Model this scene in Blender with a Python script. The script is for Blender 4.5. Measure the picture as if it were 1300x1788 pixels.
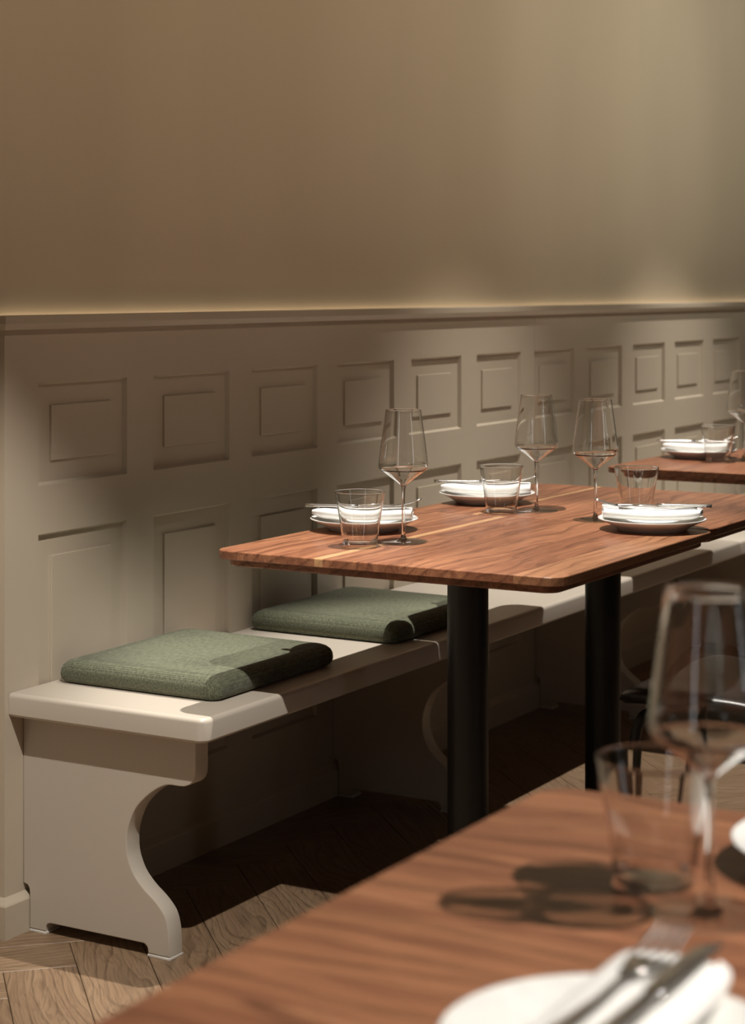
import bpy, bmesh, math, random
from mathutils import Vector, Matrix

# ------------------------------------------------------------------ clear
for o in list(bpy.data.objects):
    bpy.data.objects.remove(o, do_unlink=True)
S = bpy.context.scene
COL = S.collection
rnd = random.Random(7)

# ------------------------------------------------------------------ camera
YAW = math.radians(59.765)           # angle from the wall's normal
cd = bpy.data.cameras.new('camera')
cam = bpy.data.objects.new('camera', cd)
COL.objects.link(cam)
cam.location = (-2.8143, -2.4456, 1.23)
cam.rotation_euler = (math.pi / 2, 0, -YAW)
cd.sensor_fit = 'HORIZONTAL'
cd.sensor_width = 36.0
cd.lens = 3380.0 / 1300.0 * 36.0
cd.shift_y = -392.0 / 1300.0
cd.clip_start = 0.05
cd.dof.use_dof = True
cd.dof.focus_distance = 3.70
cd.dof.aperture_fstop = 7.6
S.camera = cam

# ------------------------------------------------------------------ world and lights
W = bpy.data.worlds.new('world')
S.world = W
W.use_nodes = True
bg = W.node_tree.nodes['Background']
bg.inputs[0].default_value = (1.0, 0.80, 0.57, 1)
bg.inputs[1].default_value = 0.05

def spot(name, loc, aim, power, half, blend, col=(1.0, 0.945, 0.87), radius=0.016):
    l = bpy.data.lights.new(name, 'SPOT')
    l.energy = power
    l.spot_size = math.radians(2 * half)
    l.spot_blend = blend
    l.color = col
    l.shadow_soft_size = radius
    o = bpy.data.objects.new(name, l)
    COL.objects.link(o)
    o.location = loc
    o.rotation_euler = (Vector(aim) - Vector(loc)).to_track_quat('-Z', 'Y').to_euler()
    return o

# a row of track spots above the tables along the bench, a second row nearer the viewer
SPOT_W = 262
spot('track_spot', (-1.02, -1.38, 2.60), (-0.58, -0.52, 0.4), SPOT_W * 0.95, 25.8, 0.40)
spot('track_spot', (0.47, -0.72, 2.60), (0.50, -0.76, 0.3), SPOT_W * 1.12, 23, 0.5)
spot('track_spot', (1.95, -0.72, 2.60), (1.92, -0.74, 0.3), SPOT_W, 32, 0.85)
spot('track_spot', (3.45, -0.72, 2.60), (3.45, -0.73, 0.3), SPOT_W, 33, 0.85)
spot('track_spot', (-1.03, -2.95, 2.60), (-1.42, -2.02, 0.75), SPOT_W * 1.1, 24, 0.5)
# wall washers set back in the ceiling, stronger and cooler towards the far end
for k in range(9):
    wx = -1.0 + 0.8 * k
    t = max(0.0, min(1.0, (wx - 0.6) / 3.0)); t = t * t * (3 - 2 * t)
    wp = (48 + 54 * t) * (0.45 if wx > 4.4 else 1.0)
    wc = (1.0, 0.80 + 0.17 * t, 0.58 + 0.26 * t)
    spot('wall_washer', (wx, -2.2, 3.2), (wx, 0.0, 3.2 - 2.2 * math.tan(math.radians(27.0))), wp * 1.04, 24.5, 1.0, wc, 0.05)

S.view_settings.view_transform = 'Standard'
S.view_settings.look = 'None'
S.view_settings.gamma = 1.0
S.view_settings.use_curve_mapping = False
S.view_settings.exposure = 0.0
S.cycles.sample_clamp_indirect = 60.0

# ------------------------------------------------------------------ materials
def new_mat(name):
    m = bpy.data.materials.new(name)
    m.use_nodes = True
    nt = m.node_tree
    return m, nt, nt.nodes['Principled BSDF'], nt.nodes['Material Output']

def N(nt, kind, **kw):
    n = nt.nodes.new(kind)
    for k, v in kw.items():
        if k.startswith('i_'):
            n.inputs[k[2:].replace('_', ' ')].default_value = v
        else:
            setattr(n, k, v)
    return n

def ramp(nt, stops):
    r = nt.nodes.new('ShaderNodeValToRGB')
    el = r.color_ramp.elements
    while len(el) > 1:
        el.remove(el[-1])
    el[0].position = stops[0][0]
    el[0].color = (*stops[0][1], 1)
    for p, c in stops[1:]:
        e = el.new(p)
        e.color = (*c, 1)
    return r

def add_bump(nt, b, src, strength, dist):
    bu = nt.nodes.new('ShaderNodeBump')
    bu.inputs['Strength'].default_value = strength
    bu.inputs['Distance'].default_value = dist
    nt.links.new(src, bu.inputs['Height'])
    nt.links.new(bu.outputs[0], b.inputs['Normal'])

def paint(name, col, rough=0.5, var=0.06, scale=3.0, bump=0.02, stretch=(1, 1, 1)):
    m, nt, b, _ = new_mat(name)
    tc = N(nt, 'ShaderNodeTexCoord')
    mp = N(nt, 'ShaderNodeMapping')
    mp.inputs['Scale'].default_value = stretch
    nt.links.new(tc.outputs['Object'], mp.inputs[0])
    n = N(nt, 'ShaderNodeTexNoise', i_Scale=scale, i_Detail=5.0)
    nt.links.new(mp.outputs[0], n.inputs['Vector'])
    lo = tuple(c * (1 - var) for c in col)
    hi = tuple(min(1, c * (1 + var)) for c in col)
    r = ramp(nt, [(0.3, lo), (0.7, hi)])
    nt.links.new(n.outputs[0], r.inputs[0])
    nt.links.new(r.outputs[0], b.inputs['Base Color'])
    b.inputs['Roughness'].default_value = rough
    n2 = N(nt, 'ShaderNodeTexNoise', i_Scale=180.0, i_Detail=3.0)
    nt.links.new(tc.outputs['Object'], n2.inputs['Vector'])
    add_bump(nt, b, n2.outputs[0], bump, 0.002)
    return m

def wood(name, tones, grain_dark, rough, ring_scale, along='x', bump=0.05, streak=0.5, ringmix=0.5, fine=0.35):
    """Wood with long fibres along local x: rings cut by the board, fine pores, tone per board."""
    m, nt, b, _ = new_mat(name)
    L = nt.links.new
    tc = N(nt, 'ShaderNodeTexCoord')
    oi = N(nt, 'ShaderNodeObjectInfo')
    mul = N(nt, 'ShaderNodeVectorMath', operation='MULTIPLY_ADD')
    L(oi.outputs['Random'], mul.inputs[0])
    mul.inputs[1].default_value = (37.0, 0.55, 0.9)
    L(tc.outputs['Object'], mul.inputs[2])
    # low frequency wander of the fibres
    mpw = N(nt, 'ShaderNodeMapping')
    mpw.inputs['Scale'].default_value = (2.2, 7.0, 7.0)
    L(mul.outputs[0], mpw.inputs[0])
    nw = N(nt, 'ShaderNodeTexNoise', i_Scale=1.0, i_Detail=2.0)
    L(mpw.outputs[0], nw.inputs['Vector'])
    sub = N(nt, 'ShaderNodeVectorMath', operation='MULTIPLY_ADD')
    L(nw.outputs['Color'], sub.inputs[0])
    sub.inputs[1].default_value = (0.0, 0.11, 0.11)
    L(mul.outputs[0], sub.inputs[2])
    mpr = N(nt, 'ShaderNodeMapping')
    mpr.inputs['Scale'].default_value = (0.12, 1.0, 1.0)
    L(sub.outputs[0], mpr.inputs[0])
    wv = N(nt, 'ShaderNodeTexWave', wave_type='RINGS', rings_direction='X', wave_profile='SAW')
    wv.inputs['Scale'].default_value = ring_scale
    wv.inputs['Distortion'].default_value = 1.2
    wv.inputs['Detail'].default_value = 3.0
    wv.inputs['Detail Scale'].default_value = 2.0
    L(mpr.outputs[0], wv.inputs['Vector'])
    # long pores
    mpf = N(nt, 'ShaderNodeMapping')
    mpf.inputs['Scale'].default_value = (9.0, 260.0, 260.0)
    L(sub.outputs[0], mpf.inputs[0])
    nf = N(nt, 'ShaderNodeTexNoise', i_Scale=1.0, i_Detail=3.0)
    L(mpf.outputs[0], nf.inputs['Vector'])
    # broad colour streaks along the board
    mps = N(nt, 'ShaderNodeMapping')
    mps.inputs['Scale'].default_value = (0.9, 26.0, 26.0)
    L(sub.outputs[0], mps.inputs[0])
    ns = N(nt, 'ShaderNodeTexNoise', i_Scale=1.0, i_Detail=3.0)
    L(mps.outputs[0], ns.inputs['Vector'])
    tone = ramp(nt, [(i / max(1, len(tones) - 1), t) for i, t in enumerate(tones)])
    # tone position = board random mixed with the streak noise
    mx = N(nt, 'ShaderNodeMix', data_type='FLOAT')
    mx.inputs[0].default_value = streak
    L(oi.outputs['Random'], mx.inputs[2])
    st = N(nt, 'ShaderNodeMapRange')
    st.inputs[1].default_value = 0.3
    st.inputs[2].default_value = 0.7
    L(ns.outputs[0], st.inputs[0])
    L(st.outputs[0], mx.inputs[3])
    L(mx.outputs[0], tone.inputs[0])
    rr = ramp(nt, [(0.0, (0, 0, 0)), (0.62, (0.12, 0.12, 0.12)), (0.93, (1, 1, 1)), (1.0, (0.25, 0.25, 0.25))])
    L(wv.outputs['Fac'], rr.inputs[0])
    fr = ramp(nt, [(0.44, (0, 0, 0)), (0.66, (1, 1, 1))])
    L(nf.outputs[0], fr.inputs[0])
    m1 = N(nt, 'ShaderNodeMath', operation='MULTIPLY')
    L(rr.outputs[0], m1.inputs[0])
    m1.inputs[1].default_value = ringmix
    m2 = N(nt, 'ShaderNodeMath', operation='MULTIPLY_ADD')
    L(fr.outputs[0], m2.inputs[0])
    m2.inputs[1].default_value = fine
    L(m1.outputs[0], m2.inputs[2])
    m2.use_clamp = True
    mc = N(nt, 'ShaderNodeMix', data_type='RGBA')
    L(m2.outputs[0], mc.inputs[0])
    L(tone.outputs[0], mc.inputs[6])
    mc.inputs[7].default_value = (*grain_dark, 1)
    L(mc.outputs[2], b.inputs['Base Color'])
    b.inputs['Roughness'].default_value = rough
    add_bump(nt, b, fr.outputs[0], bump, 0.001)
    return m

def simple(name, col, rough, metal=0.0, spec=0.5, bump=None):
    m, nt, b, _ = new_mat(name)
    tc = N(nt, 'ShaderNodeTexCoord')
    n = N(nt, 'ShaderNodeTexNoise', i_Scale=(bump[0] if bump else 40.0), i_Detail=3.0)
    nt.links.new(tc.outputs['Object'], n.inputs['Vector'])
    r = ramp(nt, [(0.3, tuple(c * 0.94 for c in col)), (0.7, tuple(min(1, c * 1.05) for c in col))])
    nt.links.new(n.outputs[0], r.inputs[0])
    nt.links.new(r.outputs[0], b.inputs['Base Color'])
    b.inputs['Roughness'].default_value = rough
    b.inputs['Metallic'].default_value = metal
    b.inputs['Specular IOR Level'].default_value = spec
    if bump:
        add_bump(nt, b, n.outputs[0], bump[1], bump[2])
    return m

def fabric(name, col, scale, depth, lo=0.62, hi=1.45):
    m, nt, b, _ = new_mat(name)
    L = nt.links.new
    tc = N(nt, 'ShaderNodeTexCoord')
    w1 = N(nt, 'ShaderNodeTexWave', bands_direction='X')
    w1.inputs['Scale'].default_value = scale
    w1.inputs['Distortion'].default_value = 0.6
    w2 = N(nt, 'ShaderNodeTexWave', bands_direction='Y')
    w2.inputs['Scale'].default_value = scale
    w2.inputs['Distortion'].default_value = 0.6
    w3 = N(nt, 'ShaderNodeTexWave', bands_direction='Z')
    w3.inputs['Scale'].default_value = scale
    for w in (w1, w2, w3):
        L(tc.outputs['Object'], w.inputs['Vector'])
    a = N(nt, 'ShaderNodeMath', operation='ADD')
    L(w1.outputs['Fac'], a.inputs[0]); L(w2.outputs['Fac'], a.inputs[1])
    a2 = N(nt, 'ShaderNodeMath', operation='ADD')
    L(a.outputs[0], a2.inputs[0]); L(w3.outputs['Fac'], a2.inputs[1])
    mp = N(nt, 'ShaderNodeMapping')
    mp.inputs['Scale'].default_value = (70, 260, 260)
    L(tc.outputs['Object'], mp.inputs[0])
    n = N(nt, 'ShaderNodeTexNoise', i_Scale=1.0, i_Detail=4.0)
    L(mp.outputs[0], n.inputs['Vector'])
    a3 = N(nt, 'ShaderNodeMath', operation='MULTIPLY_ADD')
    L(a2.outputs[0], a3.inputs[0]); a3.inputs[1].default_value = 0.16
    L(n.outputs[0], a3.inputs[2])
    r = ramp(nt, [(0.45, tuple(c * lo for c in col)), (0.72, col), (0.95, tuple(min(1, c * hi) for c in col))])
    L(a3.outputs[0], r.inputs[0])
    L(r.outputs[0], b.inputs['Base Color'])
    b.inputs['Roughness'].default_value = 0.9
    b.inputs['Sheen Weight'].default_value = 0.15
    add_bump(nt, b, a3.outputs[0], 0.5, depth)
    return m

def thin_glass(name, tint=(0.97, 0.97, 0.96), edge=(0.62, 0.60, 0.56), wave=0.0):
    """A thin glass wall: clear face on, mirror-like and slightly dark at grazing angles."""
    m = bpy.data.materials.new(name)
    m.use_nodes = True
    nt = m.node_tree
    nt.nodes.clear()
    L = nt.links.new
    out = N(nt, 'ShaderNodeOutputMaterial')
    lw = N(nt, 'ShaderNodeLayerWeight')
    lw.inputs[0].default_value = 0.5
    p = N(nt, 'ShaderNodeMath', operation='POWER')
    L(lw.outputs['Facing'], p.inputs[0]); p.inputs[1].default_value = 4.0
    fa = N(nt, 'ShaderNodeMath', operation='MULTIPLY_ADD')
    L(p.outputs[0], fa.inputs[0]); fa.inputs[1].default_value = 0.80; fa.inputs[2].default_value = 0.032
    p2 = N(nt, 'ShaderNodeMath', operation='POWER')
    L(lw.outputs['Facing'], p2.inputs[0]); p2.inputs[1].default_value = 3.0
    cm = N(nt, 'ShaderNodeMix', data_type='RGBA')
    L(p2.outputs[0], cm.inputs[0])
    cm.inputs[6].default_value = (*tint, 1)
    cm.inputs[7].default_value = (*edge, 1)
    tr = N(nt, 'ShaderNodeBsdfTransparent')
    L(cm.outputs[2], tr.inputs[0])
    gl = N(nt, 'ShaderNodeBsdfGlossy')
    gl.inputs['Roughness'].default_value = 0.02
    if wave:
        tc = N(nt, 'ShaderNodeTexCoord')
        n = N(nt, 'ShaderNodeTexNoise', i_Scale=38.0, i_Detail=1.0)
        L(tc.outputs['Object'], n.inputs['Vector'])
        bu = N(nt, 'ShaderNodeBump')
        bu.inputs['Strength'].default_value = wave
        bu.inputs['Distance'].default_value = 0.004
        L(n.outputs[0], bu.inputs['Height'])
        L(bu.outputs[0], gl.inputs['Normal'])
    mix = N(nt, 'ShaderNodeMixShader')
    L(fa.outputs[0], mix.inputs[0]); L(tr.outputs[0], mix.inputs[1]); L(gl.outputs[0], mix.inputs[2])
    L(mix.outputs[0], out.inputs[0])
    return m

def solid_glass(name):
    m, nt, b, _ = new_mat(name)
    b.inputs['Base Color'].default_value = (0.98, 0.98, 0.97, 1)
    b.inputs['Roughness'].default_value = 0.0
    b.inputs['IOR'].default_value = 1.50
    b.inputs['Transmission Weight'].default_value = 1.0
    return m

M = {}
M['wall'] = paint('plaster_paint', (0.54, 0.44, 0.315), 0.55, 0.03, 1.2, 0.06, (3, 3, 0.5))
M['wains'] = paint('panel_paint', (0.485, 0.412, 0.318), 0.42, 0.02, 2.0, 0.02)
M['bench'] = paint('bench_paint', (0.52, 0.462, 0.388), 0.36, 0.02, 2.0, 0.03)
M['pad'] = simple('felt_pad', (0.70, 0.66, 0.60), 0.8)
M['walnut'] = wood('walnut', [(0.165, 0.063, 0.032), (0.285, 0.115, 0.058), (0.24, 0.092, 0.048), (0.37, 0.160, 0.080), (0.31, 0.124, 0.065), (0.45, 0.215, 0.108)],
                   (0.085, 0.030, 0.016), 0.33, 14.0, bump=0.04, streak=0.55, ringmix=0.5, fine=0.42)
M['walnut_pale'] = wood('walnut_pale', [(0.30, 0.135, 0.068), (0.40, 0.190, 0.095), (0.34, 0.150, 0.075), (0.47, 0.235, 0.118)],
                        (0.13, 0.050, 0.025), 0.33, 14.0, bump=0.04, streak=0.7, ringmix=0.5, fine=0.42)
M['sapwood'] = wood('sapwood', [(0.46, 0.25, 0.115), (0.60, 0.37, 0.185)], (0.30, 0.14, 0.065), 0.34, 9.0, bump=0.04, ringmix=0.3, fine=0.3)
M['oak'] = wood('oak', [(0.215, 0.138, 0.080), (0.285, 0.190, 0.115), (0.25, 0.160, 0.095), (0.32, 0.218, 0.134)],
                (0.105, 0.064, 0.037), 0.42, 26.0, bump=0.12, streak=0.4, ringmix=0.50, fine=0.45)
M['gap'] = simple('joint_dark', (0.05, 0.032, 0.02), 0.8)
M['black'] = simple('black_powder_coat', (0.012, 0.011, 0.010), 0.42, 0.0, 0.5, (420.0, 0.25, 0.001))
M['leather'] = simple('black_leather', (0.018, 0.016, 0.015), 0.36, 0.0, 0.6, (260.0, 0.12, 0.001))
M['china'] = simple('white_china', (0.80, 0.79, 0.76), 0.22, 0.0, 0.5)
M['linen'] = fabric('white_linen', (0.80, 0.79, 0.765), 420.0, 0.0002, 0.95, 1.04)
M['green'] = fabric('green_fabric', (0.090, 0.097, 0.058), 105.0, 0.0016, 0.50, 1.7)
M['steel'] = simple('stainless_steel', (0.66, 0.64, 0.61), 0.26, 1.0)
M['thin'] = thin_glass('thin_glass', (0.99, 0.99, 0.985), (0.80, 0.79, 0.76))
M['glass'] = solid_glass('solid_glass')
mled, ntl, bl, _ = new_mat('led_strip')
bl.inputs['Emission Color'].default_value = (1.0, 0.86, 0.66, 1)
bl.inputs['Emission Strength'].default_value = 4.2
M['led'] = mled
md, ntd, bd, _ = new_mat('window_daylight')
bd.inputs['Base Color'].default_value = (0.5, 0.5, 0.5, 1)
bd.inputs['Emission Color'].default_value = (0.92, 0.96, 1.0, 1)
bd.inputs['Emission Strength'].default_value = 3.0
M['daylight'] = md

# ------------------------------------------------------------------ mesh helpers
def mesh_obj(name, verts, faces, mat, parent=None, smooth=False, loc=(0, 0, 0), rz=0.0, keep=False):
    me = bpy.data.meshes.new(name)
    me.from_pydata([tuple(v) for v in verts], [], faces)
    me.validate()
    if keep:
        return link(name, me, mat, parent, smooth, loc, rz)
    bm = bmesh.new(); bm.from_mesh(me)
    bmesh.ops.recalc_face_normals(bm, faces=bm.faces)
    bm.to_mesh(me); bm.free()
    return link(name, me, mat, parent, smooth, loc, rz)

def link(name, me, mat, parent=None, smooth=False, loc=(0, 0, 0), rz=0.0):
    if mat is not None and not me.materials:
        me.materials.append(M[mat] if isinstance(mat, str) else mat)
    if smooth:
        for p in me.polygons:
            p.use_smooth = True
        if smooth == 'angle':
            me.set_sharp_from_angle(angle=math.radians(38))
            for p in me.polygons:
                if len(p.vertices) > 4:
                    p.use_smooth = False
    o = bpy.data.objects.new(name, me)
    COL.objects.link(o)
    o.location = loc
    o.rotation_euler = (0, 0, rz)
    if parent is not None:
        o.parent = parent
    return o

def bm_obj(name, bm, mat, parent=None, smooth=False, loc=(0, 0, 0), rz=0.0):
    me = bpy.data.meshes.new(name)
    bmesh.ops.recalc_face_normals(bm, faces=bm.faces)
    bm.to_mesh(me); bm.free()
    return link(name, me, mat, parent, smooth, loc, rz)

def empty(name, label, cat, loc=(0, 0, 0), rz=0.0, group=None):
    o = bpy.data.objects.new(name, None)
    COL.objects.link(o)
    o.empty_display_size = 0.05
    o.location = loc
    o.rotation_euler = (0, 0, rz)
    tag(o, label, cat, group)
    return o

def tag(o, label, cat, group=None):
    o['label'] = label
    o['category'] = cat
    if group:
        o['group'] = group
    return o

def struct(o, label, cat):
    o['kind'] = 'structure'
    o['label'] = label
    o['category'] = cat
    return o

def box_v(x0, x1, y0, y1, z0, z1):
    v = [(x0, y0, z0), (x1, y0, z0), (x1, y1, z0), (x0, y1, z0), (x0, y0, z1), (x1, y0, z1), (x1, y1, z1), (x0, y1, z1)]
    f = [(0, 3, 2, 1), (4, 5, 6, 7), (0, 1, 5, 4), (1, 2, 6, 5), (2, 3, 7, 6), (3, 0, 4, 7)]
    return v, f

def box(name, b, mat, parent=None, bevel=0.0, loc=(0, 0, 0), seg=2):
    v, f = box_v(*b)
    bm = bmesh.new()
    bv = [bm.verts.new(p) for p in v]
    for q in f:
        bm.faces.new([bv[i] for i in q])
    if bevel:
        bmesh.ops.bevel(bm, geom=list(bm.edges), offset=bevel, segments=seg, affect='EDGES', profile=0.5)
    return bm_obj(name, bm, mat, parent, 'angle' if bevel else False, loc)

def lathe(prof, seg=48, close=False):
    """prof: list of (r, z) -> verts, faces; r == 0 becomes a pole."""
    verts, faces, rings = [], [], []
    for r, z in prof:
        if r < 1e-7:
            rings.append([len(verts)]); verts.append((0, 0, z))
        else:
            ring = []
            for i in range(seg):
                a = 2 * math.pi * i / seg
                ring.append(len(verts)); verts.append((r * math.cos(a), r * math.sin(a), z))
            rings.append(ring)
    pairs = list(zip(rings, rings[1:]))
    if close:
        pairs.append((rings[-1], rings[0]))
    for A, B in pairs:
        for i in range(seg):
            j = (i + 1) % seg
            if len(A) == 1 and len(B) == 1:
                continue
            if len(A) == 1:
                faces.append((A[0], B[j], B[i]))
            elif len(B) == 1:
                faces.append((A[i], A[j], B[0]))
            else:
                faces.append((A[i], A[j], B[j], B[i]))
    return verts, faces

def spline(pts, n):
    """Catmull-Rom through 2-D points."""
    out = []
    for i in range(len(pts) - 1):
        p0 = pts[max(0, i - 1)]; p1 = pts[i]; p2 = pts[i + 1]; p3 = pts[min(len(pts) - 1, i + 2)]
        for k in range(n):
            t = k / n
            out.append(tuple(0.5 * (2 * b + (c - a) * t + (2 * a - 5 * b + 4 * c - d) * t * t + (-a + 3 * b - 3 * c + d) * t ** 3)
                             for a, b, c, d in zip(p0, p1, p2, p3)))
    out.append(pts[-1])
    return out

def tube(points, radii, seg=12, caps=True):
    pts = [Vector(p) for p in points]
    if not hasattr(radii, '__len__'):
        radii = [radii] * len(pts)
    verts, faces = [], []
    up = Vector((0, 0, 1))
    prev = None
    for i, p in enumerate(pts):
        d = (pts[min(i + 1, len(pts) - 1)] - pts[max(i - 1, 0)]).normalized()
        if prev is None:
            a = d.cross(up)
            if a.length < 1e-3:
                a = d.cross(Vector((1, 0, 0)))
        else:
            a = prev - d * prev.dot(d)
        a.normalize(); prev = a
        b = d.cross(a)
        for k in range(seg):
            t = 2 * math.pi * k / seg
            verts.append(p + (a * math.cos(t) + b * math.sin(t)) * radii[i])
    for i in range(len(pts) - 1):
        for k in range(seg):
            j = (k + 1) % seg
            faces.append((i * seg + k, i * seg + j, (i + 1) * seg + j, (i + 1) * seg + k))
    if caps:
        faces.append(tuple(range(seg - 1, -1, -1)))
        n = (len(pts) - 1) * seg
        faces.append(tuple(range(n, n + seg)))
    return verts, faces

def rrect(x0, x1, y0, y1, r, n=8):
    pts = []
    for cx, cy, a0 in ((x1 - r, y1 - r, 0), (x0 + r, y1 - r, 90), (x0 + r, y0 + r, 180), (x1 - r, y0 + r, 270)):
        for k in range(n + 1):
            a = math.radians(a0 + 90 * k / n)
            pts.append((cx + r * math.cos(a), cy + r * math.sin(a)))
    return pts

def loft(rings, cap=True):
    verts, faces = [], []
    n = len(rings[0])
    for ring in rings:
        verts += ring
    for i in range(len(rings) - 1):
        for k in range(n):
            j = (k + 1) % n
            faces.append((i * n + k, i * n + j, (i + 1) * n + j, (i + 1) * n + k))
    if cap:
        faces.append(tuple(range(n - 1, -1, -1)))
        m = (len(rings) - 1) * n
        faces.append(tuple(range(m, m + n)))
    return verts, faces

def dup(root, loc, rz, label, group=None):
    r = root.copy(); COL.objects.link(r)
    r.location = loc; r.rotation_euler = (0, 0, rz)
    r['label'] = label
    if group:
        r['group'] = group
    for ch in list(root.children):
        c = ch.copy(); COL.objects.link(c); c.parent = r
        for g in list(ch.children):
            d = g.copy(); COL.objects.link(d); d.parent = c
    return r

# ------------------------------------------------------------------ setting: floor with herringbone planks
fl = mesh_obj('floor', [(-6, -7, -0.006), (9, -7, -0.006), (9, 0.05, -0.006), (-6, 0.05, -0.006)], [(0, 1, 2, 3)], 'gap')
struct(fl, 'brown oak herringbone plank floor under the bench and tables', 'floor')
PW, PL = 0.132, 0.132 * 5
r2 = math.sqrt(0.5)
g = 0.0006
def plank_mesh(L_, W_):
    v = []
    for ins, z in ((0.0, -0.012), (0.0, -0.0010), (0.0010, 0.0)):
        v.append([(g + ins, g + ins, z), (L_ - g - ins, g + ins, z), (L_ - g - ins, W_ - g - ins, z), (g + ins, W_ - g - ins, z)])
    vv, ff = loft(v)
    me = bpy.data.meshes.new('plank')
    me.from_pydata(vv, [], ff)
    me.materials.append(M['oak'])
    return me
pm = plank_mesh(PL, PW)
q0, p0 = 0.248, 0.077
count = 0
def place_plank(X, Y, horiz):
    """X, Y in herringbone coordinates: X = q0 - q, Y = p0 - p with p=(x+y)/sqrt2, q=(x-y)/sqrt2."""
    global count
    def w(Xa, Ya):
        q = q0 - Xa; p = p0 - Ya
        return ((p + q) * r2, (p - q) * r2)
    cx, cy = w(X + (PL / 2 if horiz else PW / 2), Y + (PW / 2 if horiz else PL / 2))
    if not (-2.3 < cx < 4.6 and -2.75 < cy < 0.22):
        return
    # skip what lies wholly beyond the wall
    cs = [w(X, Y), w(X + (PL if horiz else PW), Y), w(X, Y + (PW if horiz else PL)), w(X + (PL if horiz else PW), Y + (PW if horiz else PL))]
    if min(c[1] for c in cs) > -0.005:
        return
    o = bpy.data.objects.new('plank', pm)
    COL.objects.link(o)
    # local x runs along the plank: +X direction is world (-1,1)/sqrt2, +Y direction is world (-1,-1)/sqrt2
    if horiz:
        ax = Vector((-r2, r2, 0)); start = Vector((*w(X, Y + PW), 0))
    else:
        ax = Vector((-r2, -r2, 0)); start = Vector((*w(X, Y), 0))
    o.location = start
    ang = math.atan2(ax.y, ax.x)
    o.rotation_euler = (0, 0, ang)
    # the plank's local +y must point across it: check against its centre and mirror by moving the origin
    ly = Vector((-math.sin(ang), math.cos(ang), 0))
    mid = Vector((cx, cy, 0))
    if (mid - start).dot(ly) < 0:
        o.location = start - ly * PW
    o.parent = fl
    count += 1
for k in range(-60, 61):
    for m_ in range(-12, 13):
        ox, oy = k * PW + m_ * PL, k * PW - m_ * PL
        place_plank(ox, oy, True)
        place_plank(ox, oy + PW, False)

# ------------------------------------------------------------------ setting: walls
XR = 6.6
v, f = box_v(-3.0, XR, 0.05, 0.15, 0.0, 3.2)
struct(mesh_obj('wall_back', v, f, 'wall'), 'plain brown-beige plastered wall above the panelling', 'wall')

v, f = box_v(-6.1, -6.0, -6.6, 0.15, 0.0, 3.2)
struct(mesh_obj('wall_left', v, f, 'wall'), 'plain brown-beige plastered wall at the far left of the room', 'wall')
v, f = box_v(-6.1, 8.0, -6.7, -6.6, 0.0, 3.2)
struct(mesh_obj('wall_front', v, f, 'wall'), 'plain brown-beige plastered wall opposite the bench', 'wall')
def room_window(name, x0, x1, y0, y1, z0, z1, label):
    v, f = box_v(x0, x1, y0, y1, z0, z1)
    o = mesh_obj(name, v, f, 'daylight')
    struct(o, label, 'window')
    t = 0.05
    if x1 - x0 < y1 - y0:
        bars = [(x0 - 0.02, x1 + 0.02, y0 - t, y0, z0 - t, z1 + t), (x0 - 0.02, x1 + 0.02, y1, y1 + t, z0 - t, z1 + t), (x0 - 0.02, x1 + 0.02, y0, y1, z1, z1 + t), (x0 - 0.02, x1 + 0.02, y0, y1, z0 - t, z0)]
    else:
        bars = [(x0 - t, x0, y0 - 0.02, y1 + 0.02, z0 - t, z1 + t), (x1, x1 + t, y0 - 0.02, y1 + 0.02, z0 - t, z1 + t), (x0, x1, y0 - 0.02, y1 + 0.02, z1, z1 + t), (x0, x1, y0 - 0.02, y1 + 0.02, z0 - t, z0)]
    for b in bars:
        box('window_frame', b, 'wains', o)
room_window('window_1', -5.995, -5.975, -1.25, -0.93, 0.9, 2.4, 'tall narrow pale window in the wall far left of the bench')
room_window('window_2', -1.0, -0.68, -6.595, -6.575, 0.9, 2.4, 'tall narrow pale window in the wall opposite the bench')

# wainscot panelling: framed sections, each with its raised panels
PX0, PITCH, POW = 0.098, 0.3711, 0.280
ROWS = [(0.205, 0.751), (0.846, 1.045)]
wa = bpy.data.objects.new('trim_1', None); COL.objects.link(wa)
struct(wa, 'beige painted wainscot panelling with two rows of raised panels behind the bench', 'wall panelling')

def frame_section(x0, x1, cols):
    verts, faces = [], []
    def quad(a, b, c, d):
        n = len(verts); verts.extend([a, b, c, d]); faces.append((n, n + 1, n + 2, n + 3))
    xs = [x0]
    for c in cols:
        xs += [PX0 + PITCH * c, PX0 + PITCH * c + POW]
    xs.append(x1)
    zs = [0.0, ROWS[0][0], ROWS[0][1], ROWS[1][0], ROWS[1][1], 1.165]
    cw, dp = 0.005, 0.010
    for i in range(len(xs) - 1):
        for j in range(len(zs) - 1):
            a, b_, c, d = xs[i], xs[i + 1], zs[j], zs[j + 1]
            if b_ - a < 1e-5:
                continue
            if i % 2 == 1 and j in (1, 3):
                A, B, Cc, D = (a, 0, c), (b_, 0, c), (b_, 0, d), (a, 0, d)
                a2, b2, c2, d2 = (a + cw, dp, c + cw), (b_ - cw, dp, c + cw), (b_ - cw, dp, d - cw), (a + cw, dp, d - cw)
                quad(A, B, b2, a2); quad(B, Cc, c2, b2); quad(Cc, D, d2, c2); quad(D, A, a2, d2)
                quad(a2, b2, c2, d2)
            else:
                quad((a, 0, c), (b_, 0, c), (b_, 0, d), (a, 0, d))
    quad((x0, 0, 0), (x0, 0.05, 0), (x0, 0.05, 1.165), (x0, 0, 1.165))
    quad((x1, 0, 0), (x1, 0.05, 0), (x1, 0.05, 1.165), (x1, 0, 1.165))
    o = mesh_obj('panel_frame', verts, faces, 'wains', wa)
    return o
XJ = PX0 + PITCH * 6
frame_section(0.0, XJ - 0.0015, range(0, 6))
frame_section(XJ, XR, range(6, 17))

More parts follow.
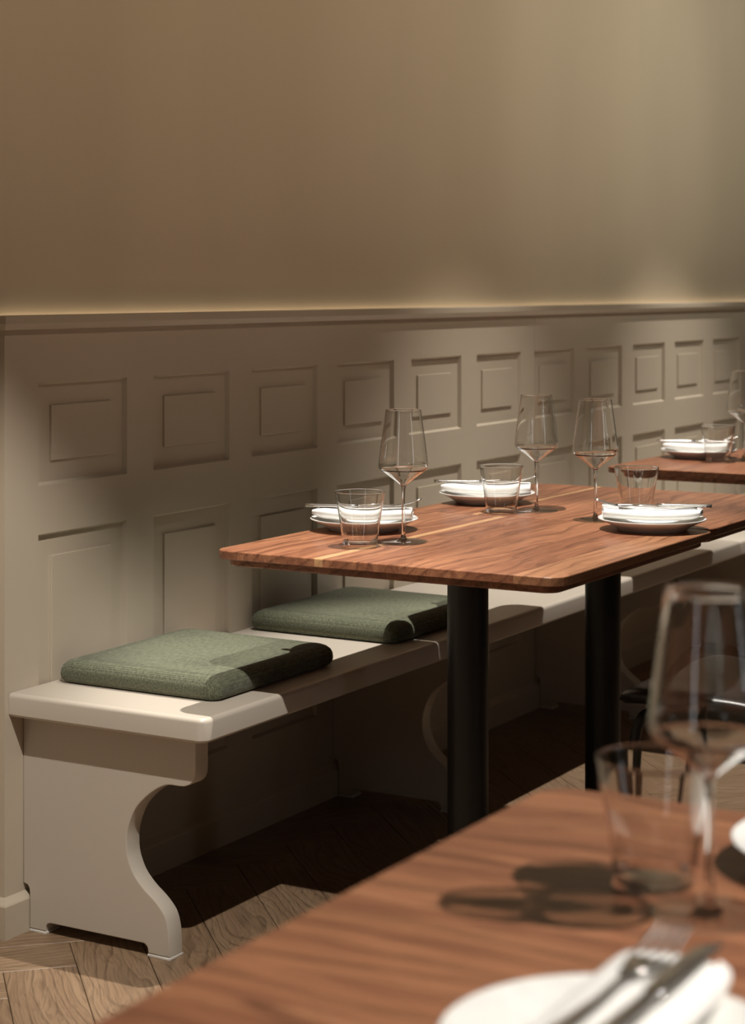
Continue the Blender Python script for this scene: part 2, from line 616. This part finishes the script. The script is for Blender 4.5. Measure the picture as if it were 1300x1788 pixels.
def raised_mesh(w_, h_):
    vv = []
    for ins, y in ((0.0, 0.0), (0.0, -0.0045), (0.0010, -0.0052)):
        vv.append([(ins, y, ins), (w_ - ins, y, ins), (w_ - ins, y, h_ - ins), (ins, y, h_ - ins)])
    a, b = loft(vv)
    me = bpy.data.meshes.new('raised_panel')
    me.from_pydata(a, [], b)
    bm = bmesh.new(); bm.from_mesh(me); bmesh.ops.recalc_face_normals(bm, faces=bm.faces); bm.to_mesh(me); bm.free()
    me.materials.append(M['wains'])
    return me
MG = 0.0455
rm = [raised_mesh(POW - 2 * MG, z1 - z0 - 2 * MG) for z0, z1 in ROWS]
for c in range(17):
    for (z0, z1), me in zip(ROWS, rm):
        o = bpy.data.objects.new('raised_panel', me); COL.objects.link(o)
        o.location = (PX0 + PITCH * c + MG, 0.0101, z0 + MG)
        o.parent = wa

# cap rail running along the top and returning round the left end
def rail(name, prof, label):
    """prof: (out, z) closed polygon; out = distance in front of the panelling."""
    path = []
    for out, z in prof:
        path.append([(-out, 0.05, z), (-out, -out, z), (XR, -out, z)])
    verts, faces = [], []
    for p in path:
        verts += p
    n = len(prof)
    for i in range(n):
        j = (i + 1) % n
        for k in range(2):
            faces.append((i * 3 + k, i * 3 + k + 1, j * 3 + k + 1, j * 3 + k))
    faces.append(tuple(i * 3 for i in range(n)))
    faces.append(tuple(i * 3 + 2 for i in range(n)))
    o = mesh_obj(name, verts, faces, 'wains')
    struct(o, label, 'trim')
    return o
rail('trim_2', [(-0.034, 1.162), (0.0, 1.162), (0.0, 1.149), (0.006, 1.149), (0.012, 1.150), (0.0165, 1.156), (0.0205, 1.1605),
                (0.021, 1.1615), (0.021, 1.175), (0.0195, 1.1765), (-0.034, 1.1765)],
     'beige moulded cap rail along the top of the panelling')
rail('baseboard_back', [(0.0, 0.0), (0.015, 0.0), (0.015, 0.062), (0.013, 0.065), (0.0, 0.075)],
     'beige baseboard with sloped top running under the bench')
v, f = box_v(0.02, XR - 0.1, 0.036, 0.046, 1.155, 1.160)
led = mesh_obj('light_strip', v, f, 'led')
tag(led, 'thin warm light strip hidden behind the cap rail', 'lamp')

# ------------------------------------------------------------------ bench
bench = empty('wall_bench', 'long beige painted bench with scrolled supports fixed along the panelled wall', 'bench', (0, 0, 0))
def seat_board():
    x0, x1, y0, y1, z0, z1 = 0.012, 6.3, -0.452, -0.0005, 0.4155, 0.460
    rings = []
    def ring(ins, z):
        r = 0.020
        pts = []
        pts.append((x0 + ins, y1, z))
        n = 6
        for k in range(n + 1):
            a = math.radians(180 + 90 * k / n)
            rr = max(0.004, r - ins)
            pts.append((x0 + ins + rr + rr * math.cos(a), y0 + ins + rr + rr * math.sin(a), z))
        pts.append((x1, y0 + ins, z)); pts.append((x1, y1, z))
        return pts
    rings.append(ring(0.005, z0)); rings.append(ring(0.0, z0 + 0.005))
    R = 0.009
    rings.append(ring(0.0, z1 - R))
    for k in range(1, 5):
        a = math.radians(90 * k / 4)
        rings.append(ring(R * (1 - math.cos(a)), z1 - R + R * math.sin(a)))
    return loft(rings)
vv, ff = seat_board()
mesh_obj('seat_board', vv, ff, 'bench', bench, 'angle')

leg_curve_front = spline([(-0.404, 0.352), (-0.4005, 0.338), (-0.391, 0.328), (-0.378, 0.3225)], 3)
leg_cove = spline([(-0.378, 0.3225), (-0.362, 0.3215), (-0.348, 0.3215), (-0.333, 0.3185), (-0.312, 0.3075), (-0.289, 0.290), (-0.270, 0.270),
                   (-0.258, 0.248), (-0.250, 0.224), (-0.248, 0.203), (-0.2505, 0.177), (-0.264, 0.147), (-0.287, 0.123), (-0.313, 0.104),
                   (-0.334, 0.082), (-0.3425, 0.058), (-0.3455, 0.036)], 4)
outline = [(-0.0008, 0.4155), (-0.404, 0.4155)] + leg_curve_front + leg_cove[1:] + [(-0.346, 0.006), (-0.297, 0.006), (-0.2965, 0.013), (-0.2945, 0.0175),
          (-0.290, 0.0215), (-0.286, 0.0225), (-0.066, 0.0225), (-0.060, 0.0205), (-0.0565, 0.016), (-0.055, 0.011), (-0.055, 0.006), (-0.0162, 0.006),
          (-0.0162, 0.076), (-0.0145, 0.083), (-0.010, 0.088), (-0.0008, 0.090)]
def make_leg(x):
    th = 0.040
    bm = bmesh.new()
    a = [bm.verts.new((0, y, z)) for y, z in outline]
    fc = bm.faces.new(a)
    ex = bmesh.ops.extrude_face_region(bm, geom=[fc])
    vs = [e for e in ex['geom'] if isinstance(e, bmesh.types.BMVert)]
    bmesh.ops.translate(bm, verts=vs, vec=(th, 0, 0))
    rim = [e for e in bm.edges if abs(e.verts[0].co.x - e.verts[1].co.x) < 1e-6]
    bmesh.ops.bevel(bm, geom=rim, offset=0.0018, segments=2, affect='EDGES', profile=0.5)
    o = bm_obj('leg', bm, 'bench', bench, 'angle', (x, 0, 0))
    for y0, y1 in ((-0.347, -0.296), (-0.056, -0.0165)):
        box('foot_pad', (-0.001, th + 0.001, y0, y1, 0.0, 0.0048), 'pad', o, 0.0006)
    return o
for x in (0.053, 1.190, 2.327, 3.464, 4.60):
    make_leg(x)

# ------------------------------------------------------------------ seat cushions
def cushion(x0, x1, y0, y1, label):
    h = 0.046
    rings = []
    prof = [(0.012, 0.0), (0.004, 0.003), (0.0, 0.010), (-0.001, 0.018), (0.0, 0.028), (0.003, 0.036), (0.009, 0.0415), (0.016, 0.0443), (0.026, 0.0456), (0.045, 0.0462), (0.08, 0.0466), (0.12, 0.0468), (0.16, 0.0469)]
    w_, d_ = x1 - x0, y1 - y0
    n = 10
    for ins, z in prof:
        r = max(0.016, 0.024 - ins * 0.3)
        r = min(r, (min(w_, d_) / 2 - ins) * 0.9)
        pts = rrect(ins, w_ - ins, ins, d_ - ins, r, n)
        ring = []
        for (a, b) in pts:
            # sides are drawn in a little between the corners
            ta = abs(a / w_ - 0.5) * 2; tb = abs(b / d_ - 0.5) * 2
            pull = 0.003 * ((1 - ta ** 2) if tb > ta else (1 - tb ** 2))
            ca = (0.5 - a / w_) * 2 * pull; cb = (0.5 - b / d_) * 2 * pull
            corner = (ta * tb) ** 6
            ring.append((a + ca, b + cb, z * (1 - 0.10 * corner) + 0.0008 * math.sin(9 * a + 13 * b)* (1 if z > 0.03 else 0)))
        rings.append(ring)
    vv, ff = loft(rings)
    o = mesh_obj('seat_cushion', vv, ff, 'green', None, True, (x0, y0, 0.4605))
    tag(o, label, 'cushion', 'green cushions on the bench')
    return o
cushion(0.136, 0.566, -0.392, -0.012, 'green woven seat cushion at the near left end of the bench')
cushion(0.806, 1.236, -0.394, -0.012, 'green woven seat cushion further along the bench behind the black table pole')

# ------------------------------------------------------------------ tables
def xspan(y, w_, d_, r):
    """half-length of a rounded rectangle at height y (centred)."""
    hy = d_ / 2
    t = abs(y) - (hy - r)
    if t <= 0:
        return w_ / 2
    t = min(t, r)
    return w_ / 2 - r + math.sqrt(max(0, r * r - t * t))

def table(label, x0, x1, y0, y1, bounds, along, pole, base_r, saps=(), z1=0.75, pale=()):
    """Solid wood table: glued staves over a slightly smaller lower board, on a black round pole."""
    cx, cy = (x0 + x1) / 2, (y0 + y1) / 2
    t = empty('dining_table', label, 'table', (cx, cy, 0), 0, 'wooden tables')
    Lx, Ly = x1 - x0, y1 - y0
    long_, wide = (Lx, Ly) if along == 'x' else (Ly, Lx)
    rz = 0 if along == 'x' else math.pi / 2
    R, th = 0.034, 0.0158
    for i, (a, b) in enumerate(zip(bounds, bounds[1:])):
        first, last = i == 0, i == len(bounds) - 2
        def poly(e):
            ya, yb = (a + e if first else a), (b - e if last else b)
            ys = [ya]
            m_ = 10
            for k in range(1, m_):
                s = a + (b - a) * (0.5 - 0.5 * math.cos(math.pi * k / m_))
                ys.append(min(max(s, ya), yb))
            ys.append(yb)
            w2, d2 = long_ - 2 * e, wide - 2 * e
            rr = R - e
            pts = [(-xspan(y, w2, d2, rr), y) for y in ys] + [(xspan(y, w2, d2, rr), y) for y in reversed(ys)]
            return pts
        rings = []
        ym = (a + b) / 2
        for e, z in ((0.0012, z1 - th), (0.0, z1 - th + 0.0012), (0.0, z1 - 0.0018), (0.0007, z1 - 0.0005), (0.0018, z1)):
            rings.append([(px, py - ym, z - z1) for px, py in poly(e)])
        vv, ff = loft(rings)
        off = Vector((0, ym, z1)) if along == 'x' else Vector((-ym, 0, z1))
        mesh_obj('stave', vv, ff, 'sapwood' if i in saps else ('walnut_pale' if i in pale else 'walnut'), t, False, off, rz)
    ins = 0.016
    rings = []
    for e, z in ((ins + 0.003, z1 - th - 0.0142), (ins, z1 - th - 0.0115), (ins, z1 - th)):
        rings.append([(p[0], p[1], z) for p in rrect(-long_ / 2 + e, long_ / 2 - e, -wide / 2 + e, wide / 2 - e, R - 0.006, 8)])
    vv, ff = loft(rings)
    mesh_obj('lower_board', vv, ff, 'walnut', t, False, (0, 0, 0), rz)
    px, py = pole[0] - cx, pole[1] - cy
    zb = z1 - th - 0.0142
    vv, ff = lathe([(0, 0.008), (0.0392, 0.008), (0.0392, zb), (0, zb)], 40)
    mesh_obj('pole', vv, ff, 'black', t, 'angle', (px, py, 0))
    vv, ff = lathe([(0, 0.0005), (base_r, 0.0005), (base_r, 0.009), (base_r - 0.003, 0.012), (0.06, 0.0125), (0, 0.0125)], 56)
    mesh_obj('base_plate', vv, ff, 'black', t, 'angle', (px, py, 0))
    vv, ff = lathe([(0, zb - 0.006), (0.11, zb - 0.006), (0.11, zb - 0.0005), (0, zb - 0.0005)], 40)
    mesh_obj('top_plate', vv, ff, 'black', t, 'angle', (px, py, 0))
    return t

YA0, YA1 = -1.105, -0.408
cyA = (YA0 + YA1) / 2
def bnd(ys, c):
    return [y - c for y in ys]
table('square walnut table nearest the bench end, two place settings along its edge', 0.098, 0.832, YA0, YA1,
      bnd([YA0, -1.020, -0.902, -0.80, -0.715, -0.646, -0.629, -0.555, -0.478, YA1], cyA), 'x', (0.47, -0.742), 0.20, (5,), pale=(0,))
table('square walnut table pushed against the far side of the first table', 0.8365, 1.495, YA0 + 0.012, YA1 + 0.004,
      bnd([YA0 + 0.012, -1.0, -0.91, -0.83, -0.745, -0.66, -0.575, -0.562, -0.47, YA1 + 0.004], (YA0 + YA1 + 0.016) / 2), 'x', (1.113, -0.742), 0.20, (6,))
table('walnut table standing apart further along the bench at the right edge', 1.975, 2.70, -1.085, -0.372,
      bnd([-1.085, -0.99, -0.90, -0.81, -0.72, -0.63, -0.53, -0.45, -0.372], (-1.085 - 0.372) / 2), 'x', (2.34, -0.742), 0.26)
XC0, XC1 = -1.852, -1.114
cxC = (XC0 + XC1) / 2
# staves of the near table run across: bounds are measured along -x in its turned frame
table('walnut table in the blurred foreground with plate and glasses', XC0, XC1, -2.40, -1.652,
      bnd([XC0, -1.775, -1.70, -1.617, -1.545, -1.465, -1.385, -1.30, -1.215, XC1], cxC), 'y', (cxC, -2.03), 0.26)

# ------------------------------------------------------------------ tableware
TZ = 0.7502
def plate_mesh():
    pr_ = [(0, 0.0075), (0.050, 0.0078), (0.060, 0.0090), (0.072, 0.0130), (0.090, 0.0187), (0.1045, 0.0232), (0.1062, 0.0236), (0.1072, 0.0229), (0.1064, 0.0215),
           (0.099, 0.0184), (0.086, 0.0122), (0.074, 0.0055), (0.070, 0.0025), (0.0685, 0.0), (0.064, 0.0), (0.0625, 0.003), (0, 0.0035)]
    vv, ff = lathe(pr_, 72)
    me = bpy.data.meshes.new('plate')
    me.from_pydata(vv, [], ff)
    bm = bmesh.new(); bm.from_mesh(me); bmesh.ops.recalc_face_normals(bm, faces=bm.faces); bm.to_mesh(me); bm.free()
    me.materials.append(M['china'])
    for p in me.polygons: p.use_smooth = True
    return me
PM = plate_mesh()
def plate(loc, label):
    o = bpy.data.objects.new('dinner_plate', PM); COL.objects.link(o)
    o.location = (loc[0], loc[1], TZ)
    return tag(o, label, 'plate', 'white plates at the place settings')

def napkin_mesh():
    """Flattened roll of cloth; its long axis is local x; turns of the cloth show at the ends."""
    turns, n = 2.6, 96
    cl = []
    for k in range(n + 1):
        t = k / n
        a = math.pi * 0.75 + t * turns * 2 * math.pi
        s = 1 - 0.74 * t
        ry, rz_ = 0.0435 * (0.35 + 0.65 * s), 0.0118 * s + 0.0004
        c_, s_ = math.cos(a), math.sin(a)
        cl.append((ry * math.copysign(abs(c_) ** 0.75, c_), rz_ * math.copysign(abs(s_) ** 0.85, s_) + 0.0126))
    # cloth thickness
    half = 0.0011
    up, dn = [], []
    for k, p in enumerate(cl):
        q, r = cl[max(0, k - 1)], cl[min(n, k + 1)]
        d = Vector((r[0] - q[0], r[1] - q[1])); d.normalize()
        nn = Vector((-d.y, d.x))
        up.append((p[0] + nn.x * half, p[1] + nn.y * half)); dn.append((p[0] - nn.x * half, p[1] - nn.y * half))
    sec = up + dn[::-1]
    rings = []
    K = 22
    for i in range(K + 1):
        u = i / K * 2 - 1
        x = u * 0.097
        sag = 0.0035 * u * u
        e = 1 - (0.30 if u < 0 else 0.08) * abs(u) ** 8
        ez = 1 - (0.55 if u < 0 else 0.10) * abs(u) ** 10
        wob = 0.0010 * math.sin(5.2 * u + 0.6)
        rings.append([(x + 0.003 * math.sin(40 * y + i) * (abs(u) ** 6), y * e + wob, (0.0126 + (z - 0.0126) * ez) * (1 - 0.05 * math.cos(3.1 * u)) + sag) for y, z in sec])
    vv, ff = loft(rings, False)
    ns = len(sec); m_ = len(up)
    for base in (0, K * ns):
        for k in range(m_ - 1):
            ff.append((base + k, base + k + 1, base + ns - 2 - k, base + ns - 1 - k))
    me = bpy.data.meshes.new('napkin')
    me.from_pydata(vv, [], ff)
    bm = bmesh.new(); bm.from_mesh(me); bmesh.ops.recalc_face_normals(bm, faces=bm.faces); bm.to_mesh(me); bm.free()
    me.materials.append(M['linen'])
    for p in me.polygons: p.use_smooth = True
    me.set_sharp_from_angle(angle=math.radians(60))
    return me
NM = napkin_mesh()
def napkin(c, ang, label):
    o = bpy.data.objects.new('napkin', NM); COL.objects.link(o)
    o.location = (c[0], c[1], TZ + 0.0184)
    o.rotation_euler = (0, 0, ang)
    return tag(o, label, 'napkin', 'rolled white napkins on the plates')

def strip(rows, th):
    """rows: (x, yc, halfwidth, z); a closed bar with rounded edges."""
    rings = []
    for x, yc, hw, z in rows:
        c = min(hw * 0.45, th * 0.9)
        rings.append([(x, yc - hw, z - th * 0.15), (x, yc - hw, z + th * 0.25), (x, yc - hw + c, z + th * 0.5), (x, yc + hw - c, z + th * 0.5), (x, yc + hw, z + th * 0.25),
                      (x, yc + hw, z - th * 0.15), (x, yc + hw - c, z - th * 0.5), (x, yc - hw + c, z - th * 0.5)])
    return loft(rings)

def merge(parts):
    V, F = [], []
    for v, f in parts:
        n = len(V)
        V += v
        F += [tuple(i + n for i in q) for q in f]
    return V, F

def make_fork(loc, ang, label):
    """Tines towards local +x; origin at the middle of the fork, resting height z = 0."""
    t = empty('fork', label, 'fork', loc, ang, 'forks on the napkins')
    z = lambda x: 0.0016 + (0.015 * max(0, (x - 0.035) / 0.065) ** 1.6 if x > 0.035 else 0.0) + 0.0035 * math.exp(-((x - 0.02) / 0.022) ** 2)
    hnd = [(-0.100, 0, 0.0030, z(-0.1)), (-0.098, 0, 0.0062, z(-0.098)), (-0.09, 0, 0.0074, z(-0.09)), (-0.06, 0, 0.0058, z(-0.06)), (-0.02, 0, 0.0036, z(-0.02)),
           (0.005, 0, 0.0028, z(0.005)), (0.022, 0, 0.0030, z(0.022))]
    v, f = strip(hnd, 0.0030)
    mesh_obj('handle', v, f, 'steel', t, True)
    head = [(0.0221, 0, 0.0030, z(0.022)), (0.032, 0, 0.0075, z(0.032)), (0.042, 0, 0.0126, z(0.042)), (0.050, 0, 0.0134, z(0.050)), (0.054, 0, 0.0134, z(0.054))]
    parts = [strip(head, 0.0020)]
    for k in range(4):
        yc = -0.0117 + 0.0078 * k
        rows = []
        for i in range(7):
            x = 0.053 + i * 0.0079
            rows.append((x, yc * (1 - 0.02 * i), 0.0017 if i < 5 else (0.0014 if i == 5 else 0.0007), z(x)))
        parts.append(strip(rows, 0.0018))
    v, f = merge(parts)
    mesh_obj('tines', v, f, 'steel', t, True)
    return t

def make_knife(loc, ang, label):
    t = empty('table_knife', label, 'knife', loc, ang, 'knives on the napkins')
    hnd = [(-0.112, 0, 0.0040, 0.004), (-0.110, 0, 0.0070, 0.004), (-0.10, 0, 0.0080, 0.004), (-0.06, 0, 0.0068, 0.004), (-0.02, 0, 0.0056, 0.004), (-0.004, 0, 0.0050, 0.004)]
    v, f = strip(hnd, 0.0062)
    mesh_obj('handle', v, f, 'steel', t, True)
    bl_ = [(-0.0042, 0, 0.0050, 0.004), (0.004, 0.001, 0.0075, 0.004), (0.03, 0.001, 0.0088, 0.004), (0.07, 0.0005, 0.0090, 0.004), (0.092, -0.001, 0.0075, 0.004), (0.103, -0.004, 0.0035, 0.004), (0.106, -0.006, 0.0012, 0.004)]
    v, f = strip(bl_, 0.0018)
    mesh_obj('blade', v, f, 'steel', t, True)
    return t

def offset(c, ang, dx, dy):
    return (c[0] + math.cos(ang) * dx - math.sin(ang) * dy, c[1] + math.sin(ang) * dx + math.cos(ang) * dy)

def setting(c, ang, where, cross=0.0, fdx=0.012, kdx=-0.005, fy=0.012, ky=-0.014):
    """A plate with a napkin and cutlery; ang = direction in which the tines point."""
    plate(c, 'white plate under the rolled napkin ' + where)
    napkin(c, ang, 'white rolled napkin on the plate ' + where)
    top = TZ + 0.0184 + 0.0252
    p = offset(c, ang, fdx, fy)
    make_fork((p[0], p[1], top), ang + cross, 'steel fork lying on the napkin ' + where)
    p = offset(c, ang, kdx, ky)
    make_knife((p[0], p[1], top - 0.0005), ang - cross * 0.6, 'steel knife lying on the napkin ' + where)

A1 = math.atan2(-0.935, 0.355)
setting((0.496, -0.497), A1, 'nearest the bench end', 0.05)
setting((1.052, -0.488), A1, 'in the middle of the bench side', 0.04)
setting((0.782, -0.991), A1 + math.pi, 'over the gap between the joined tables', 0.03)
setting((2.369, -0.490), A1, 'on the far table at the right', 0.03)
setting((-1.720, -1.977), 0.0, 'in the blurred foreground', -0.02, 0.018, 0.018, 0.006, -0.020)
plate((-1.232, -1.991), 'white plate with nothing on it, cut off at the right edge of the foreground table')

# wine glasses
def glass_meshes():
    outer = spline([(0.0042, 0.1040), (0.0085, 0.1090), (0.0230, 0.1205), (0.0385, 0.1315), (0.0455, 0.1385), (0.0470, 0.1450), (0.0462, 0.1540), (0.0420, 0.1880), (0.0375, 0.2200), (0.0336, 0.2485)], 5)
    inner = [(max(0.0, r - 0.0010), z + (0.0022 if z < 0.135 else 0.0006)) for r, z in outer]
    inner[-1] = (outer[-1][0] - 0.0010, outer[-1][1])
    inner = [(r, z) for r, z in inner if z > 0.108]
    tip = outer[-1]
    rim = [(tip[0] + 0.0002, tip[1] + 0.0004), (tip[0] - 0.0002, tip[1] + 0.0009), (tip[0] - 0.0009, tip[1] + 0.0008), (tip[0] - 0.0012, tip[1] + 0.0003)]
    bowl = lathe(outer + rim + inner[::-1][1:] + [(0.0060, 0.1098), (0.0, 0.1092)], 64)
    st = spline([(0.0120, 0.0040), (0.0066, 0.0062), (0.0042, 0.0120), (0.0033, 0.0250), (0.0030, 0.0500), (0.0030, 0.0800), (0.0034, 0.0960), (0.0042, 0.1040)], 4)
    stem = lathe(st, 28)
    foot = lathe([(0.0, 0.0), (0.0300, 0.0001), (0.0455, 0.0003), (0.0466, 0.0009), (0.0462, 0.0016), (0.0440, 0.0019), (0.0300, 0.0025), (0.0200, 0.0030), (0.0120, 0.0040)], 64)
    return bowl, stem, foot
GB, GS, GF = glass_meshes()
wine0 = empty('wine_glass', 'tall empty wine glass beside the tumbler nearest the bench end', 'wine glass', (0.372, -0.656, TZ), 0, 'empty wine glasses')
mesh_obj('bowl', *GB, 'glass', wine0, True, keep=True)
mesh_obj('stem', *GS, 'glass', wine0, True, keep=True)
mesh_obj('foot', *GF, 'thin', wine0, True, keep=True)
WG = 'empty wine glasses'
dup(wine0, (0.953, -0.657, TZ), 0.3, 'tall empty wine glass at the middle of the tables, left of the two close together', WG)
dup(wine0, (0.864, -0.833, TZ), 0.7, 'tall empty wine glass right beside the plate over the table gap', WG)
dup(wine0, (2.33, -0.635, TZ), 1.1, 'tall empty wine glass on the far table at the right edge', WG)
dup(wine0, (-1.4055, -1.9227, TZ), 1.6, 'large blurred wine glass in the foreground', WG)

def tumbler_meshes():
    outer = [(0.0300, 0.0), (0.0312, 0.0008), (0.0318, 0.0030), (0.0335, 0.0150), (0.0385, 0.0500), (0.0440, 0.0820), (0.0468, 0.1003)]
    inner = [(0.0455, 0.1003), (0.0427, 0.0820), (0.0371, 0.0500), (0.0324, 0.0180), (0.0312, 0.0100)]
    wall = lathe(spline(outer[2:], 4) + [(0.0469, 0.1007), (0.0466, 0.1011), (0.0459, 0.1011), (0.0455, 0.1007)] + spline(inner, 4), 64)
    base = lathe([(0.0, 0.0010), (0.0240, 0.0008), (0.0270, 0.0), (0.0300, 0.0), (0.0312, 0.0008), (0.0318, 0.0030)], 64)
    well = lathe([(0.0312, 0.0100), (0.0300, 0.0085), (0.0260, 0.0074), (0.0120, 0.0068), (0.0, 0.0067)], 64)
    base = merge([base, well])
    return wall, base
TW, TB = tumbler_meshes()
tumb0 = empty('tumbler', 'clear water tumbler nearest the bench end, in front of the rolled napkin', 'tumbler', (0.282, -0.614, TZ), 0, 'clear water tumblers')
mesh_obj('wall', *TW, 'glass', tumb0, True, keep=True)
mesh_obj('base', *TB, 'thin', tumb0, True, keep=True)
TG = 'clear water tumblers'
dup(tumb0, (0.881, -0.609, TZ), 0.5, 'clear water tumbler left of the middle wine glass', TG)
dup(tumb0, (1.000, -0.868, TZ), 1.0, 'clear water tumbler behind the plate over the table gap', TG)
dup(tumb0, (2.249, -0.590, TZ), 1.4, 'clear water tumbler on the far table at the right', TG)
dup(tumb0, (-1.352, -1.856, TZ), 2.0, 'blurred clear water tumbler in the foreground casting a ringed shadow', TG)

# ------------------------------------------------------------------ chair tucked in at the room side of the joined tables
def chair(loc, rz, label):
    """Faces local +y."""
    t = empty('chair', label, 'chair', loc, rz)
    rings = []
    for ins, z in ((0.030, 0.418), (0.008, 0.424), (0.0, 0.434), (0.003, 0.444), (0.012, 0.450), (0.04, 0.453), (0.10, 0.450), (0.16, 0.448)):
        ring = []
        for a, b in rrect(-0.225 + ins, 0.225 - ins, -0.215 + ins, 0.225 - ins, max(0.05, 0.115 - ins * 0.4), 10):
            ring.append((a * (1 - 0.10 * max(0, -b / 0.22)), b, z - 0.018 * max(0, (b - 0.12) / 0.1) ** 2 + 0.008 * (abs(a) / 0.22) ** 2))
        rings.append(ring)
    v, f = loft(rings)
    mesh_obj('seat', v, f, 'leather', t, True)
    # curved backrest
    rows, K = [], 14
    V, F = [], []
    for side, off in ((0, 0.0), (1, 0.016)):
        for j in range(9):
            zz = 0.60 + 0.20 * j / 8
            ww = 0.205 - 0.02 * abs(j / 4 - 1) ** 3
            for i in range(K + 1):
                s = i / K * 2 - 1
                x = ww * math.sin(s * 1.05) / math.sin(1.05)
                y = -0.235 - 0.02 * (zz - 0.6) / 0.2 + 0.075 * (1 - math.cos(s * 1.05)) / (1 - math.cos(1.05)) - off
                V.append((x, y, zz))
    n1 = 9 * (K + 1)
    for j in range(8):
        for i in range(K):
            a = j * (K + 1) + i
            F.append((a, a + 1, a + K + 2, a + K + 1))
            F.append((n1 + a, n1 + a + K + 1, n1 + a + K + 2, n1 + a + 1))
    edge = [i for i in range(K + 1)] + [j * (K + 1) + K for j in range(1, 9)] + [8 * (K + 1) + i for i in range(K - 1, -1, -1)] + [j * (K + 1) for j in range(7, 0, -1)]
    for a, b in zip(edge, edge[1:] + edge[:1]):
        F.append((a, b, b + n1, a + n1))
    mesh_obj('backrest', V, F, 'leather', t, 'angle')
    for sx in (-1, 1):
        fr = spline([(sx * 0.10, 0.10, 0.410), (sx * 0.155, 0.145, 0.405), (sx * 0.180, 0.168, 0.375), (sx * 0.190, 0.178, 0.25), (sx * 0.205, 0.195, 0.012)], 5)
        v, f = tube(fr, 0.0105, 12)
        mesh_obj('leg', v, f, 'black', t, True)
        bk = spline([(sx * 0.205, -0.235, 0.012), (sx * 0.190, -0.205, 0.22), (sx * 0.178, -0.192, 0.41), (sx * 0.172, -0.213, 0.56), (sx * 0.168, -0.248, 0.70)], 5)
        v, f = tube(bk, 0.0105, 12)
        mesh_obj('leg', v, f, 'black', t, True)
        for yy in (0.195, -0.235):
            v, f = lathe([(0, 0.0), (0.012, 0.0), (0.013, 0.004), (0.0115, 0.012), (0, 0.012)], 16)
            mesh_obj('glide', v, f, 'black', t, 'angle', (sx * 0.205, yy, 0.0002))
    v, f = tube([(-0.176, -0.190, 0.405), (0.176, -0.190, 0.405)], 0.009, 10)
    mesh_obj('cross_bar', v, f, 'black', t, True)
    return t
chair((0.87, -1.165, 0), 0.0, 'black leather chair tucked under the joined tables behind the foreground wine glass')

# light focused through the glassware onto the tables
for o in bpy.data.objects:
    if o.type == 'LIGHT' and o.name.startswith('track_spot'):
        o.data.cycles.is_caustics_light = True
    if o.type == 'MESH':
        if o.data.materials and o.data.materials[0] == M['glass']:
            o.cycles.is_caustics_caster = True
        elif o.name.startswith(('stave', 'napkin')):
            o.cycles.is_caustics_receiver = True
